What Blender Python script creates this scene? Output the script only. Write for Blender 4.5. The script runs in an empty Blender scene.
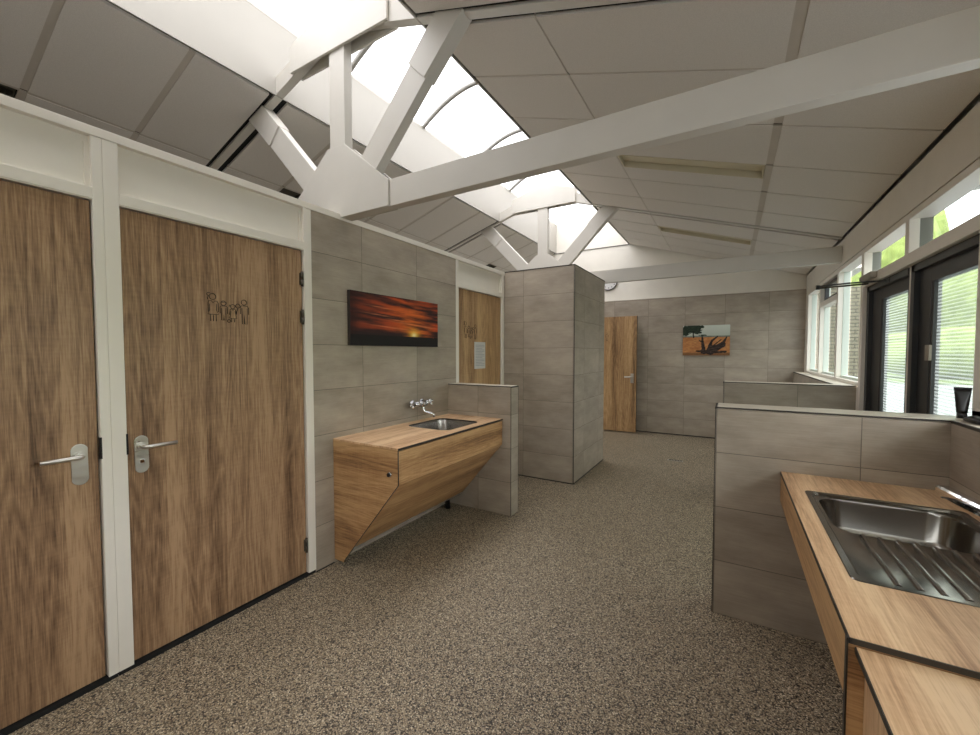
import bpy, bmesh, math, random
from math import sin, cos, pi, sqrt
from mathutils import Vector, Matrix
random.seed(7)
sc = bpy.context.scene
COL = sc.collection

# ------------------------------------------------------------------ helpers
def lin(r, g, b):
    f = lambda c: (c/255/12.92 if c/255 <= .04045 else ((c/255+.055)/1.055)**2.4)
    return (f(r), f(g), f(b), 1.0)

ORG = {}            # world origin of each object (no rotations are used)

class G:
    """collects solid shapes in world coordinates; one bmesh per part"""
    def __init__(s):
        s.bm = bmesh.new()
    def face(s, vs, mi=0):
        try:
            f = s.bm.faces.new(vs); f.material_index = mi; return f
        except ValueError:
            return None
    def box(s, x0, x1, y0, y1, z0, z1, bev=0, mi=0):
        x0, x1 = min(x0, x1), max(x0, x1); y0, y1 = min(y0, y1), max(y0, y1); z0, z1 = min(z0, z1), max(z0, z1)
        v = [s.bm.verts.new((x, y, z)) for x in (x0, x1) for y in (y0, y1) for z in (z0, z1)]
        q = [(0,1,3,2),(4,6,7,5),(0,4,5,1),(2,3,7,6),(0,2,6,4),(1,5,7,3)]
        fs = [s.face([v[i] for i in f], mi) for f in q]
        if bev:
            es = list({e for f in fs for e in f.edges})
            bmesh.ops.bevel(s.bm, geom=es, offset=bev, segments=2, affect='EDGES', profile=.6)
        return s
    def prism(s, pts, axis, a0, a1, mi=0, bev=0):
        """extrude polygon along axis; pts are the other two coordinates in x,y,z order"""
        def mk(p, a):
            return {'x': (a, p[0], p[1]), 'y': (p[0], a, p[1]), 'z': (p[0], p[1], a)}[axis]
        A = [s.bm.verts.new(mk(p, a0)) for p in pts]; B = [s.bm.verts.new(mk(p, a1)) for p in pts]
        n = len(pts)
        fs = [s.face(A[::-1], mi), s.face(B, mi)]
        for i in range(n):
            fs.append(s.face([A[i], A[(i+1) % n], B[(i+1) % n], B[i]], mi))
        fs = [f for f in fs if f]
        bmesh.ops.recalc_face_normals(s.bm, faces=fs)
        if bev:
            es = list({e for f in fs for e in f.edges})
            bmesh.ops.bevel(s.bm, geom=es, offset=bev, segments=2, affect='EDGES', profile=.6)
        return s
    def hexa(s, P, mi=0):
        """8 points: bottom 4 (ccw) then top 4"""
        v = [s.bm.verts.new(p) for p in P]
        fs = [s.face([v[i] for i in f], mi) for f in [(3,2,1,0),(4,5,6,7),(0,1,5,4),(1,2,6,5),(2,3,7,6),(3,0,4,7)]]
        bmesh.ops.recalc_face_normals(s.bm, faces=[f for f in fs if f])
        return s
    def tube(s, pts, r, n=12, closed=False, cap=True, mi=0):
        pts = [Vector(p) for p in pts]; N = len(pts)
        rs = r if isinstance(r, (list, tuple)) else [r]*N
        rings = []; ref = None
        for i, p in enumerate(pts):
            if closed:
                t = (pts[(i+1) % N]-pts[i-1])
            else:
                t = pts[min(i+1, N-1)]-pts[max(i-1, 0)]
            t.normalize()
            if ref is None:
                ref = Vector((0, 0, 1)) if abs(t.z) < .9 else Vector((1, 0, 0))
            a = t.cross(ref)
            if a.length < 1e-6: a = t.cross(Vector((0, 1, 0)))
            a.normalize(); b = a.cross(t).normalized(); ref = b if abs(t.dot(b)) < .99 else ref
            rings.append([s.bm.verts.new(p + a*(rs[i]*cos(2*pi*k/n)) + b*(rs[i]*sin(2*pi*k/n))) for k in range(n)])
        for i in range(N if closed else N-1):
            A, B = rings[i], rings[(i+1) % N]
            for k in range(n):
                f = s.face([A[k], A[(k+1) % n], B[(k+1) % n], B[k]], mi)
                if f: f.smooth = True
        if cap and not closed:
            s.face(rings[0][::-1], mi); s.face(rings[-1], mi)
        return s
    def loft(s, loops, close_last=True, close_first=False, smooth=False, mi=0):
        R = [[s.bm.verts.new(p) for p in L] for L in loops]
        n = len(R[0])
        for A, B in zip(R, R[1:]):
            for k in range(n):
                f = s.face([A[k], A[(k+1) % n], B[(k+1) % n], B[k]], mi)
                if f: f.smooth = smooth
        if close_last: s.face(R[-1], mi)
        if close_first: s.face(R[0][::-1], mi)
        return s

def rrect(x0, x1, y0, y1, z, r, n=6):
    out = []
    for cx, cy, a0 in ((x1-r, y1-r, 0), (x0+r, y1-r, pi/2), (x0+r, y0+r, pi), (x1-r, y0+r, 1.5*pi)):
        for k in range(n+1):
            a = a0+k*pi/2/n
            out.append((cx+r*cos(a), cy+r*sin(a), z))
    return out

def obj(name, g, mat, parent=None, swap=False, off=(0, 0, 0), base=None, fix=True, smooth=None):
    bm = g.bm
    if fix: bmesh.ops.recalc_face_normals(bm, faces=bm.faces[:])
    uvl = bm.loops.layers.uv.new('UVMap')
    bm.normal_update()
    for f in bm.faces:
        n = f.normal; ax = max(range(3), key=lambda i: abs(n[i]))
        for l in f.loops:
            c = l.vert.co
            x, y, z = c.x-off[0], c.y-off[1], c.z-off[2]
            u, v = ((y, z), (x, z), (x, y))[ax]
            l[uvl].uv = (v, u) if swap else (u, v)
    o0 = Vector(ORG[parent.name]) if parent is not None else Vector(base or (0, 0, 0))
    bmesh.ops.translate(bm, verts=bm.verts[:], vec=-o0)
    me = bpy.data.meshes.new(name)
    bm.to_mesh(me); bm.free()
    for m in (mat if isinstance(mat, (list, tuple)) else [mat]): me.materials.append(m)
    if smooth is not None:
        for p in me.polygons: p.use_smooth = True
        try: me.set_sharp_from_angle(angle=smooth)
        except Exception: pass
    o = bpy.data.objects.new(name, me); COL.objects.link(o)
    if parent is not None: o.parent = parent
    else: o.location = o0
    ORG[o.name] = tuple(o0)
    return o

def tag(o, label=None, cat=None, group=None, kind=None):
    if label: o['label'] = label
    if cat: o['category'] = cat
    if group: o['group'] = group
    if kind: o['kind'] = kind
    return o

def empty(name, loc, label, cat, group=None, kind=None):
    o = bpy.data.objects.new(name, None); COL.objects.link(o); o.location = loc
    o.empty_display_size = .1; ORG[o.name] = tuple(loc)
    return tag(o, label, cat, group, kind)

# ------------------------------------------------------------------ materials
def mat_new(name):
    m = bpy.data.materials.new(name); m.use_nodes = True
    nt = m.node_tree; b = nt.nodes['Principled BSDF']
    return m, nt, b
def node(nt, t, **kw):
    n = nt.nodes.new(t)
    for k, v in kw.items():
        if k in n.inputs: n.inputs[k].default_value = v
        else: setattr(n, k, v)
    return n
def math_(nt, op, a, b=None, c=None):
    n = nt.nodes.new('ShaderNodeMath'); n.operation = op
    for i, v in enumerate((a, b, c)):
        if v is None: continue
        if isinstance(v, (int, float)): n.inputs[i].default_value = v
        else: nt.links.new(v, n.inputs[i])
    return n.outputs[0]
def ramp(nt, fac, stops):
    n = nt.nodes.new('ShaderNodeValToRGB'); cr = n.color_ramp
    while len(cr.elements) < len(stops): cr.elements.new(.5)
    for e, (p, c) in zip(cr.elements, stops): e.position = p; e.color = c
    nt.links.new(fac, n.inputs[0]); return n.outputs[0]
def mix(nt, fac, a, b, mode='MIX'):
    n = nt.nodes.new('ShaderNodeMix'); n.data_type = 'RGBA'; n.blend_type = mode
    if isinstance(fac, (int, float)): n.inputs[0].default_value = fac
    else: nt.links.new(fac, n.inputs[0])
    for i, v in ((6, a), (7, b)):
        if isinstance(v, tuple): n.inputs[i].default_value = v
        else: nt.links.new(v, n.inputs[i])
    return n.outputs[2]
def bump(nt, b, h, strength=.3, dist=.002):
    n = node(nt, 'ShaderNodeBump'); n.inputs['Strength'].default_value = strength; n.inputs['Distance'].default_value = dist
    nt.links.new(h, n.inputs['Height']); nt.links.new(n.outputs[0], b.inputs['Normal'])

def plain(name, col, rough=.5, metal=0, var=.06, scale=6, spec=.5):
    m, nt, b = mat_new(name)
    tc = node(nt, 'ShaderNodeTexCoord')
    n = node(nt, 'ShaderNodeTexNoise', Scale=float(scale), Detail=4.0); nt.links.new(tc.outputs['Object'], n.inputs['Vector'])
    d = tuple(c*(1-var) for c in col[:3])+(1,); e = tuple(min(1, c*(1+var)) for c in col[:3])+(1,)
    nt.links.new(ramp(nt, n.outputs[0], [(.3, d), (.7, e)]), b.inputs['Base Color'])
    b.inputs['Roughness'].default_value = rough; b.inputs['Metallic'].default_value = metal
    b.inputs['Specular IOR Level'].default_value = spec
    return m

TW, TH = .6425, .3215
def tile(name, c0, c1, grout, rough=.45):
    m, nt, b = mat_new(name)
    uv = node(nt, 'ShaderNodeUVMap'); sp = node(nt, 'ShaderNodeSeparateXYZ'); nt.links.new(uv.outputs[0], sp.inputs[0])
    def line(sock, size, w):
        f = math_(nt, 'DIVIDE', sock, size); fr = math_(nt, 'FRACT', math_(nt, 'ADD', f, 100.0))
        d = math_(nt, 'MINIMUM', fr, math_(nt, 'SUBTRACT', 1.0, fr))
        return math_(nt, 'LESS_THAN', d, w/size/2), math_(nt, 'FLOOR', f)
    lu, iu = line(sp.outputs[0], TW, .0035); lv, iv = line(sp.outputs[1], TH, .0035)
    g = math_(nt, 'MAXIMUM', lu, lv)
    cb = node(nt, 'ShaderNodeCombineXYZ'); nt.links.new(iu, cb.inputs[0]); nt.links.new(iv, cb.inputs[1])
    wn = node(nt, 'ShaderNodeTexWhiteNoise'); nt.links.new(cb.outputs[0], wn.inputs['Vector'])
    mp = node(nt, 'ShaderNodeMapping'); mp.inputs['Scale'].default_value = (1.2, 2.6, 1); nt.links.new(uv.outputs[0], mp.inputs[0])
    ad = node(nt, 'ShaderNodeVectorMath', operation='ADD'); sc3 = node(nt, 'ShaderNodeVectorMath', operation='SCALE'); sc3.inputs[3].default_value = 9.0
    nt.links.new(wn.outputs['Color'], sc3.inputs[0]); nt.links.new(mp.outputs[0], ad.inputs[0]); nt.links.new(sc3.outputs[0], ad.inputs[1])
    n1 = node(nt, 'ShaderNodeTexNoise', Scale=2.2, Detail=6.0, Roughness=.6); nt.links.new(ad.outputs[0], n1.inputs['Vector'])
    mp2 = node(nt, 'ShaderNodeMapping'); mp2.inputs['Scale'].default_value = (3, 60, 1); nt.links.new(ad.outputs[0], mp2.inputs[0])
    n2 = node(nt, 'ShaderNodeTexNoise', Scale=1.6, Detail=4.0); nt.links.new(mp2.outputs[0], n2.inputs['Vector'])
    f = math_(nt, 'ADD', math_(nt, 'MULTIPLY', n1.outputs[0], .74), math_(nt, 'MULTIPLY', n2.outputs[0], .26))
    f = math_(nt, 'ADD', f, math_(nt, 'MULTIPLY', math_(nt, 'SUBTRACT', wn.outputs['Value'], .5), .1))
    c = ramp(nt, f, [(.34, c0), (.66, c1)])
    nt.links.new(mix(nt, g, c, grout), b.inputs['Base Color'])
    b.inputs['Roughness'].default_value = rough
    bump(nt, b, math_(nt, 'SUBTRACT', 1.0, g), .5, .002)
    return m

def wood(name, dark, mid, light, rough=.42, stave=.095, seed=0.0, contrast=1.0):
    """oak decor; the grain runs along V"""
    m, nt, b = mat_new(name)
    uv = node(nt, 'ShaderNodeUVMap')
    of = node(nt, 'ShaderNodeVectorMath', operation='ADD'); of.inputs[1].default_value = (seed*3.7, seed*1.3, 0); nt.links.new(uv.outputs[0], of.inputs[0])
    sp = node(nt, 'ShaderNodeSeparateXYZ'); nt.links.new(of.outputs[0], sp.inputs[0])
    # soft irregular staves
    m0 = node(nt, 'ShaderNodeMapping'); m0.inputs['Scale'].default_value = (7.5, .3, 1); nt.links.new(of.outputs[0], m0.inputs[0])
    n0 = node(nt, 'ShaderNodeTexNoise', Scale=1.0, Detail=2.0, Roughness=.5); nt.links.new(m0.outputs[0], n0.inputs['Vector'])
    st = math_(nt, 'FLOOR', math_(nt, 'DIVIDE', sp.outputs[0], stave))
    wn = node(nt, 'ShaderNodeTexWhiteNoise', noise_dimensions='1D'); nt.links.new(st, wn.inputs['W'])
    # cathedral figure
    m1 = node(nt, 'ShaderNodeMapping'); m1.inputs['Scale'].default_value = (5.0, .55, 1); nt.links.new(of.outputs[0], m1.inputs[0])
    a1 = node(nt, 'ShaderNodeVectorMath', operation='ADD'); s1 = node(nt, 'ShaderNodeVectorMath', operation='SCALE'); s1.inputs[3].default_value = .35
    nt.links.new(wn.outputs['Color'], s1.inputs[0]); nt.links.new(m1.outputs[0], a1.inputs[0]); nt.links.new(s1.outputs[0], a1.inputs[1])
    n1 = node(nt, 'ShaderNodeTexNoise', Scale=1.1, Detail=2.0, Roughness=.45, Distortion=.5); nt.links.new(a1.outputs[0], n1.inputs['Vector'])
    rings = math_(nt, 'FRACT', math_(nt, 'MULTIPLY', n1.outputs[0], 13.0))
    rings = math_(nt, 'POWER', math_(nt, 'ABSOLUTE', math_(nt, 'SUBTRACT', math_(nt, 'MULTIPLY', rings, 2.0), 1.0)), 1.4)
    # long fibres and pores
    m2 = node(nt, 'ShaderNodeMapping'); m2.inputs['Scale'].default_value = (100, 2.2, 1); nt.links.new(of.outputs[0], m2.inputs[0])
    n2 = node(nt, 'ShaderNodeTexNoise', Scale=1.0, Detail=5.0, Roughness=.65); nt.links.new(m2.outputs[0], n2.inputs['Vector'])
    m3 = node(nt, 'ShaderNodeMapping'); m3.inputs['Scale'].default_value = (230, 10, 1); nt.links.new(of.outputs[0], m3.inputs[0])
    n3 = node(nt, 'ShaderNodeTexNoise', Scale=1.0, Detail=2.0); nt.links.new(m3.outputs[0], n3.inputs['Vector'])
    # faint cross figure
    m4 = node(nt, 'ShaderNodeMapping'); m4.inputs['Scale'].default_value = (12, 70, 1); nt.links.new(of.outputs[0], m4.inputs[0])
    n4 = node(nt, 'ShaderNodeTexNoise', Scale=1.0, Detail=2.0); nt.links.new(m4.outputs[0], n4.inputs['Vector'])
    f = math_(nt, 'MULTIPLY', n0.outputs[0], .44)
    f = math_(nt, 'ADD', f, math_(nt, 'MULTIPLY', math_(nt, 'SUBTRACT', wn.outputs['Value'], .5), .07))
    f = math_(nt, 'ADD', f, math_(nt, 'MULTIPLY', rings, .065))
    f = math_(nt, 'ADD', f, math_(nt, 'MULTIPLY', n2.outputs[0], .3))
    f = math_(nt, 'ADD', f, math_(nt, 'MULTIPLY', n3.outputs[0], .24))
    f = math_(nt, 'ADD', f, math_(nt, 'MULTIPLY', n4.outputs[0], .06))
    w = .115/contrast
    c = ramp(nt, f, [(.52-w, dark), (.52, mid), (.52+w, light)])
    nt.links.new(c, b.inputs['Base Color'])
    b.inputs['Roughness'].default_value = rough; b.inputs['Specular IOR Level'].default_value = .35
    bump(nt, b, n3.outputs[0], .12, .001)
    return m

def granules(name):
    m, nt, b = mat_new(name)
    tc = node(nt, 'ShaderNodeTexCoord')
    v = node(nt, 'ShaderNodeTexVoronoi', Scale=180.0); nt.links.new(tc.outputs['Object'], v.inputs['Vector'])
    sx = node(nt, 'ShaderNodeSeparateColor'); nt.links.new(v.outputs['Color'], sx.inputs[0])
    c = ramp(nt, sx.outputs[0], [(0, lin(34, 29, 24)), (.12, lin(60, 52, 44)), (.26, lin(120, 104, 84)), (.42, lin(156, 140, 116)), (.62, lin(174, 158, 132)), (.8, lin(140, 130, 116)), (.93, lin(204, 190, 164)), (1, lin(222, 210, 186))])
    gap = ramp(nt, v.outputs['Distance'], [(.42, (1.08, 1.08, 1.08, 1)), (.85, (.2, .18, .16, 1))])
    c = mix(nt, 1.0, c, gap, 'MULTIPLY')
    n = node(nt, 'ShaderNodeTexNoise', Scale=1.3, Detail=3.0); nt.links.new(tc.outputs['Object'], n.inputs['Vector'])
    c = mix(nt, 1.0, c, ramp(nt, n.outputs[0], [(.3, (.93, .92, .9, 1)), (.7, (1, 1, 1, 1))]), 'MULTIPLY')
    nt.links.new(c, b.inputs['Base Color'])
    b.inputs['Roughness'].default_value = .5
    bump(nt, b, math_(nt, 'SUBTRACT', 1.0, v.outputs['Distance']), .35, .003)
    return m

def glass(name, tint=(.93, .96, .95, 1), gloss=.05):
    m = bpy.data.materials.new(name); m.use_nodes = True; nt = m.node_tree; nt.nodes.clear()
    out = node(nt, 'ShaderNodeOutputMaterial'); t = node(nt, 'ShaderNodeBsdfTransparent', Color=tint)
    gl = node(nt, 'ShaderNodeBsdfGlossy', Roughness=.03); mx = node(nt, 'ShaderNodeMixShader', Fac=gloss)
    nt.links.new(t.outputs[0], mx.inputs[1]); nt.links.new(gl.outputs[0], mx.inputs[2]); nt.links.new(mx.outputs[0], out.inputs[0])
    return m
def striped_glass(name):
    m = bpy.data.materials.new(name); m.use_nodes = True; nt = m.node_tree; nt.nodes.clear()
    out = node(nt, 'ShaderNodeOutputMaterial')
    uv = node(nt, 'ShaderNodeUVMap'); sp = node(nt, 'ShaderNodeSeparateXYZ'); nt.links.new(uv.outputs[0], sp.inputs[0])
    fr = math_(nt, 'FRACT', math_(nt, 'DIVIDE', sp.outputs[1], .0215))
    w = math_(nt, 'ABSOLUTE', math_(nt, 'SUBTRACT', math_(nt, 'MULTIPLY', fr, 2.0), 1.0))
    fac = ramp(nt, w, [(.0, (.3, .3, .3, 1)), (.5, (.24, .24, .24, 1)), (.8, (.1, .1, .1, 1)), (1, (.08, .08, .08, 1))])
    t = node(nt, 'ShaderNodeBsdfTransparent', Color=(.58, .62, .58, 1))
    tr = node(nt, 'ShaderNodeBsdfTranslucent', Color=(.5, .52, .52, 1))
    dark = node(nt, 'ShaderNodeBsdfDiffuse', Color=(.2, .23, .23, 1))
    f2 = ramp(nt, w, [(.74, (0, 0, 0, 1)), (.95, (.24, .24, .24, 1))])
    mx = node(nt, 'ShaderNodeMixShader'); mx2 = node(nt, 'ShaderNodeMixShader')
    nt.links.new(fac, mx.inputs[0]); nt.links.new(t.outputs[0], mx.inputs[1]); nt.links.new(tr.outputs[0], mx.inputs[2])
    nt.links.new(f2, mx2.inputs[0]); nt.links.new(mx.outputs[0], mx2.inputs[1]); nt.links.new(dark.outputs[0], mx2.inputs[2])
    nt.links.new(mx2.outputs[0], out.inputs[0])
    return m
def steel(name, col, rough):
    m, nt, b = mat_new(name)
    tc = node(nt, 'ShaderNodeTexCoord')
    mp = node(nt, 'ShaderNodeMapping'); mp.inputs['Scale'].default_value = (220, 6, 60); nt.links.new(tc.outputs['Object'], mp.inputs[0])
    n = node(nt, 'ShaderNodeTexNoise', Scale=1.0, Detail=3.0); nt.links.new(mp.outputs[0], n.inputs['Vector'])
    b.inputs['Base Color'].default_value = col; b.inputs['Metallic'].default_value = 1
    nt.links.new(ramp(nt, n.outputs[0], [(.3, (rough*.8,)*3+(1,)), (.7, (rough*1.25,)*3+(1,))]), b.inputs['Roughness'])
    return m
def brick(name):
    m, nt, b = mat_new(name)
    uv = node(nt, 'ShaderNodeUVMap')
    t = node(nt, 'ShaderNodeTexBrick', Scale=1.0); nt.links.new(uv.outputs[0], t.inputs['Vector'])
    t.inputs['Brick Width'].default_value = .24; t.inputs['Row Height'].default_value = .056; t.inputs['Mortar Size'].default_value = .009
    t.inputs['Color1'].default_value = lin(146, 138, 118); t.inputs['Color2'].default_value = lin(134, 126, 107); t.inputs['Mortar'].default_value = lin(80, 74, 63)
    nt.links.new(t.outputs[0], b.inputs['Base Color']); b.inputs['Roughness'].default_value = .85
    return m
def foliage(name, a, bb, scale=5):
    m, nt, b = mat_new(name)
    tc = node(nt, 'ShaderNodeTexCoord'); n = node(nt, 'ShaderNodeTexNoise', Scale=float(scale), Detail=6.0, Roughness=.7)
    nt.links.new(tc.outputs['Object'], n.inputs['Vector'])
    nt.links.new(ramp(nt, n.outputs[0], [(.35, a), (.65, bb)]), b.inputs['Base Color']); b.inputs['Roughness'].default_value = .8
    return m
def picture_mat(name):
    m, nt, b = mat_new(name)
    a = node(nt, 'ShaderNodeVertexColor', layer_name='Col'); nt.links.new(a.outputs[0], b.inputs['Base Color'])
    b.inputs['Roughness'].default_value = .55; b.inputs['Specular IOR Level'].default_value = .25
    return m
def ceil_panel(name):
    m, nt, b = mat_new(name)
    tc = node(nt, 'ShaderNodeTexCoord'); n = node(nt, 'ShaderNodeTexNoise', Scale=260.0, Detail=3.0); nt.links.new(tc.outputs['Object'], n.inputs['Vector'])
    nt.links.new(ramp(nt, n.outputs[0], [(.35, lin(208, 203, 196)), (.65, lin(220, 215, 208))]), b.inputs['Base Color'])
    b.inputs['Roughness'].default_value = .9; b.inputs['Specular IOR Level'].default_value = .2
    return m

M = dict(
    bead=plain('bead_pale_green_white', lin(206, 214, 204), .45, var=.02), bead_grey=plain('bead_grey', lin(120, 121, 112), .45, var=.02),
    white=plain('cream_white_paint', lin(230, 224, 213), .45, var=.02),
    board=plain('upstand_grey_board', lin(172, 168, 159), .6, var=.01),
    truss=plain('truss_white_paint', lin(203, 199, 190), .45, var=.02),
    ceil=ceil_panel('ceiling_panel'),
    tbar=plain('ceiling_grid', lin(190, 182, 171), .6, var=.03),
    black=plain('black_gap', lin(14, 13, 12), .8),
    tile=tile('wall_tile', lin(143, 132, 118), lin(177, 165, 149), lin(98, 90, 80)),
    cap=plain('cap_stone', lin(196, 186, 170), .4, var=.04),
    edge=plain('dark_edge_profile', lin(50, 44, 38), .5),
    door=wood('door_oak', lin(92, 69, 50), lin(141, 110, 82), lin(177, 144, 111)),
    door2=wood('far_door_oak', lin(108, 82, 56), lin(162, 127, 89), lin(194, 160, 116), seed=5.3),
    top=wood('worktop_oak', lin(154, 118, 86), lin(202, 164, 126), lin(228, 196, 156), seed=2.1, contrast=.9),
    cab=wood('cabinet_oak', lin(118, 85, 56), lin(168, 128, 87), lin(198, 160, 114), seed=3.4, contrast=.9),
    floor=granules('resin_granules'),
    steel=plain('stainless', (.23, .215, .195, 1), .17, 1, var=.02, scale=40),
    basin=plain('basin_steel', (.34, .32, .3, 1), .24, 1, var=.01),
    alu=steel('satin_aluminium', (.62, .6, .56, 1), .34),
    chrome=plain('chrome', (.72, .72, .74, 1), .08, 1, var=.01),
    hinge=plain('hinge_grey', lin(84, 78, 68), .45, .6),
    black_plastic=plain('black_plastic', lin(20, 19, 20), .3),
    frame_dark=plain('dark_frame_paint', lin(46, 46, 46), .4),
    grey=plain('grey_housing', lin(150, 140, 126), .4),
    glass=glass('clear_glass'), dome=glass('skylight_sheet', (.42, .42, .425, 1), .02), sglass=striped_glass('striped_glass'), tglass=glass('tinted_glass', (.66, .69, .68, 1)),
    fixture=plain('light_housing', lin(202, 194, 168), .5, var=.02),
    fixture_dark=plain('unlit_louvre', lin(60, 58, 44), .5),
    paper=plain('paper', lin(206, 204, 198), .7, var=.02),
    print_grey=plain('faint_print', lin(150, 154, 160), .7),
    line=plain('engraved_line', lin(52, 38, 24), .7),
    rib=plain('skylight_bar', lin(150, 148, 142), .5, .3),
    brick=brick('pale_brick'),
    paving=plain('paving', lin(138, 140, 144), .9, var=.08, scale=2),
    grass=foliage('lawn', lin(98, 112, 66), lin(122, 136, 84), 3),
    leaf=foliage('leaves', lin(112, 126, 62), lin(152, 164, 92), 1.2),
    bark=plain('bark', lin(92, 78, 62), .9),
    plaster=plain('gable_paint', lin(230, 225, 214), .6, var=.02),
    canvas=plain('canvas_edge', lin(40, 30, 26), .7),
    picture=picture_mat('printed_canvas'),
    clock_face=plain('clock_face', lin(216, 214, 212), .4, var=.01),
)

# ------------------------------------------------------------------ key dimensions
XL, XR, XS = -2.495, 1.031, .891
YF, YB = -1.7, 8.34
XC, SL = -2.535, .315
SKX = .755                            # half width of the skylight
ZE = 2.807
def cz(x):                            # ceiling height
    xm = x if x > XC else 2*XC-x
    return ZE+(XR-xm)*SL
XO = 2*XC-XR                          # outer left wall
ZTOP = 4.285                          # top of the skylight upstand
HP = 1.2352

def structure(name, g, mat, label, cat, **k):
    return tag(obj(name, g, mat, **k), label, cat, kind='structure')

# ------------------------------------------------------------------ floor and walls
g = G(); g.box(XO-.2, XR+.25, YF-.1, YB+.2, -.12, 0)
structure('floor', g, M['floor'], 'speckled grey brown granulate floor of the washroom', 'floor')

# left wall: tiled lengths between the doors
g = G()
for y0, y1 in ((YF, -.335), (1.8, 3.505), (4.555, 5.862), (8.13, YB)):  # stretch past the cubicle left open for the added passage light
    g.box(XL-.11, XL, y0, y1, 0, 2.529)
structure('wall_left', g, M['tile'], 'grey tiled left wall between the wooden doors', 'wall', off=(0, 2.2445, 0))

# back wall: tiles below, painted gable above
g = G(); g.box(XO-.15, XR+.2, YB, YB+.2, 0, 2.588)
structure('wall_back', g, M['tile'], 'grey tiled wall at the far end of the room', 'wall', off=(-1.39, 0, 0))
def gable(y0, y1, name, label):
    g = G()
    pts = [(XO-.15, 2.588), (XR+.13, 2.588), (XR+.13, cz(XR+.13)+.28)]
    pts += [(XC+SKX+.06, cz(XC+SKX+.06)+.28), (XC+SKX+.06, ZTOP+.03)]
    for k in range(1, 12):
        a = k/12; pts.append((XC+SKX-2*SKX*a, ZTOP+.28*sin(pi*a)))
    pts += [(XC-SKX-.06, ZTOP+.03), (XC-SKX-.06, cz(XC-SKX-.06)+.28), (XO-.15, cz(XO-.15)+.28)]
    g.prism(pts, 'y', y0, y1)
    return structure(name, g, M['plaster'], label, 'wall')
gable(YB+.03, YB+.2, 'wall_gable', 'cream painted gable above the far tiled wall')
g = G(); g.box(XC+SKX-2.2, XC+SKX, YB+.015, YB+.03, cz(XC+SKX)-.012, cz(XC+SKX)-.002)
structure('trim_3', g, M['edge'], 'thin dark joint across the far gable under the skylight', 'trim')
g = G(); g.box(XL+.02, XR, YB-.004, YB+.03, 2.588, 2.612, .004)
structure('trim_2', g, M['white'], 'narrow cream ledge along the top of the far tiles', 'trim')
g = G(); g.box(XO-.15, XR+.13, YF-.15, YF, 0, 2.05); g.box(XO-.15, XR+.13, YF-.15, YF, 2.45, 2.588); g.box(XO-.15, XL, YF-.15, YF, 2.05, 2.45); g.box(XS-.02, XR+.13, YF-.15, YF, 2.05, 2.45)
structure('wall_front', g, M['tile'], 'grey tiled wall behind the camera', 'wall', off=(-1.39, 0, 0))
gable(YF-.15, YF, 'wall_gable_front', 'cream painted gable behind the camera')
g = G(); g.box(XO-.15, XO, YF, 5.65, 0, 2.75); g.box(XO-.15, XO, 8.25, YB, 0, 2.75); g.box(XO-.15, XO, 5.65, 8.25, 0, .4); g.box(XO-.15, XO, 5.65, 8.25, 2.6, 2.75)
structure('wall_outer', g, M['plaster'], 'outer wall of the cubicles behind the left wall', 'wall')

# right wall: parapet below the windows and header above
g = G()
for y0, y1 in ((YF, 2.94), (5.06, YB)):
    g.box(XR, XR+.14, y0, y1, 0, HP-.02)
g.box(XR, XR+.14, YF, YB, 2.5135, 2.79)
structure('wall_right', g, M['white'], 'cream painted window wall on the right, header and parapet', 'wall')
g = G(); g.box(XR+.012, XR+.1, YF, YB, 2.506, 2.5135)
structure('trim_4', g, M['edge'], 'dark shadow joint above the right windows', 'trim')

# sill boxes (tiled, capped)
for nm, (y0, y1), lab in (('wall_sill', (YF, 2.7246), 'tiled sill wall behind the sink counter at the right edge'),
                          ('wall_sill_far', (5.28, YB), 'low tiled sill wall under the far right windows')):
    o = structure(nm, G().box(XS, XR, y0, y1, 0, HP-.012), M['tile'], lab, 'wall', off=(0, 2.2445, 0))
    obj('cap', G().box(XS+.006, XR+.07, y0, y1, HP-.012, HP, .002), M['cap'], o)
    obj('edge_trim', G().box(XS-.003, XS+.006, y0, y1, HP-.014, HP-.001), M['edge'], o)

# half-height partitions
def partition(x0, x1, y0, y1, label, offx, offy, open_end):
    o = structure('wall_partition', G().box(x0, x1, y0, y1, 0, HP-.014), M['tile'], label, 'partition wall', off=(offx, offy, 0))
    obj('cap', G().box(x0+.007, x1-.007, y0+.007, y1-.007, HP-.014, HP, .002), M['cap'], o)
    t = G()
    t.box(x0-.001, x1, y0-.0015, y0+.007, HP-.010, HP-.0025); t.box(x0-.001, x1, y1-.007, y1+.0015, HP-.010, HP-.0025)
    xe = x1 if open_end > 0 else x0
    t.box(xe-.005, xe+.003, y0, y1, HP-.014, HP-.002)
    for yy in (y0, y1):
        t.box(xe-.003, xe+.0018, yy-.0018, yy+.0018, .004, HP-.014)
    obj('edge_trim', t, M['edge'], o)
    return o
partition(XL, -1.767, 3.366, 3.517, 'half height tiled partition beside the washbasin cabinet on the left', -2.133, 2.2445, 1)
partition(-.0714, XR, 2.7246, 2.939, 'half height tiled partition behind the steel sink on the right', -.066, 2.2445, -1)
partition(-.0655, XR, 5.108, 5.285, 'low tiled partition farther back between door and far windows', -.058, 2.2445, -1)

# full-height tiled cubicle
o = structure('wall_cubicle', G().box(XL, -1.572, 4.571, 5.862, 0, 2.571), M['tile'], 'tall tiled cubicle block standing out from the left wall', 'wall', off=(-2.2275, 4.954, 0))
t = G(); t.box(-1.576, -1.568, 4.567, 4.575, .004, 2.573); t.box(XL, -1.568, 4.567, 4.573, 2.563, 2.574); t.box(-1.576, -1.568, 4.571, 5.862, 2.563, 2.574)
obj('edge_trim', t, M['edge'], o)
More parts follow.
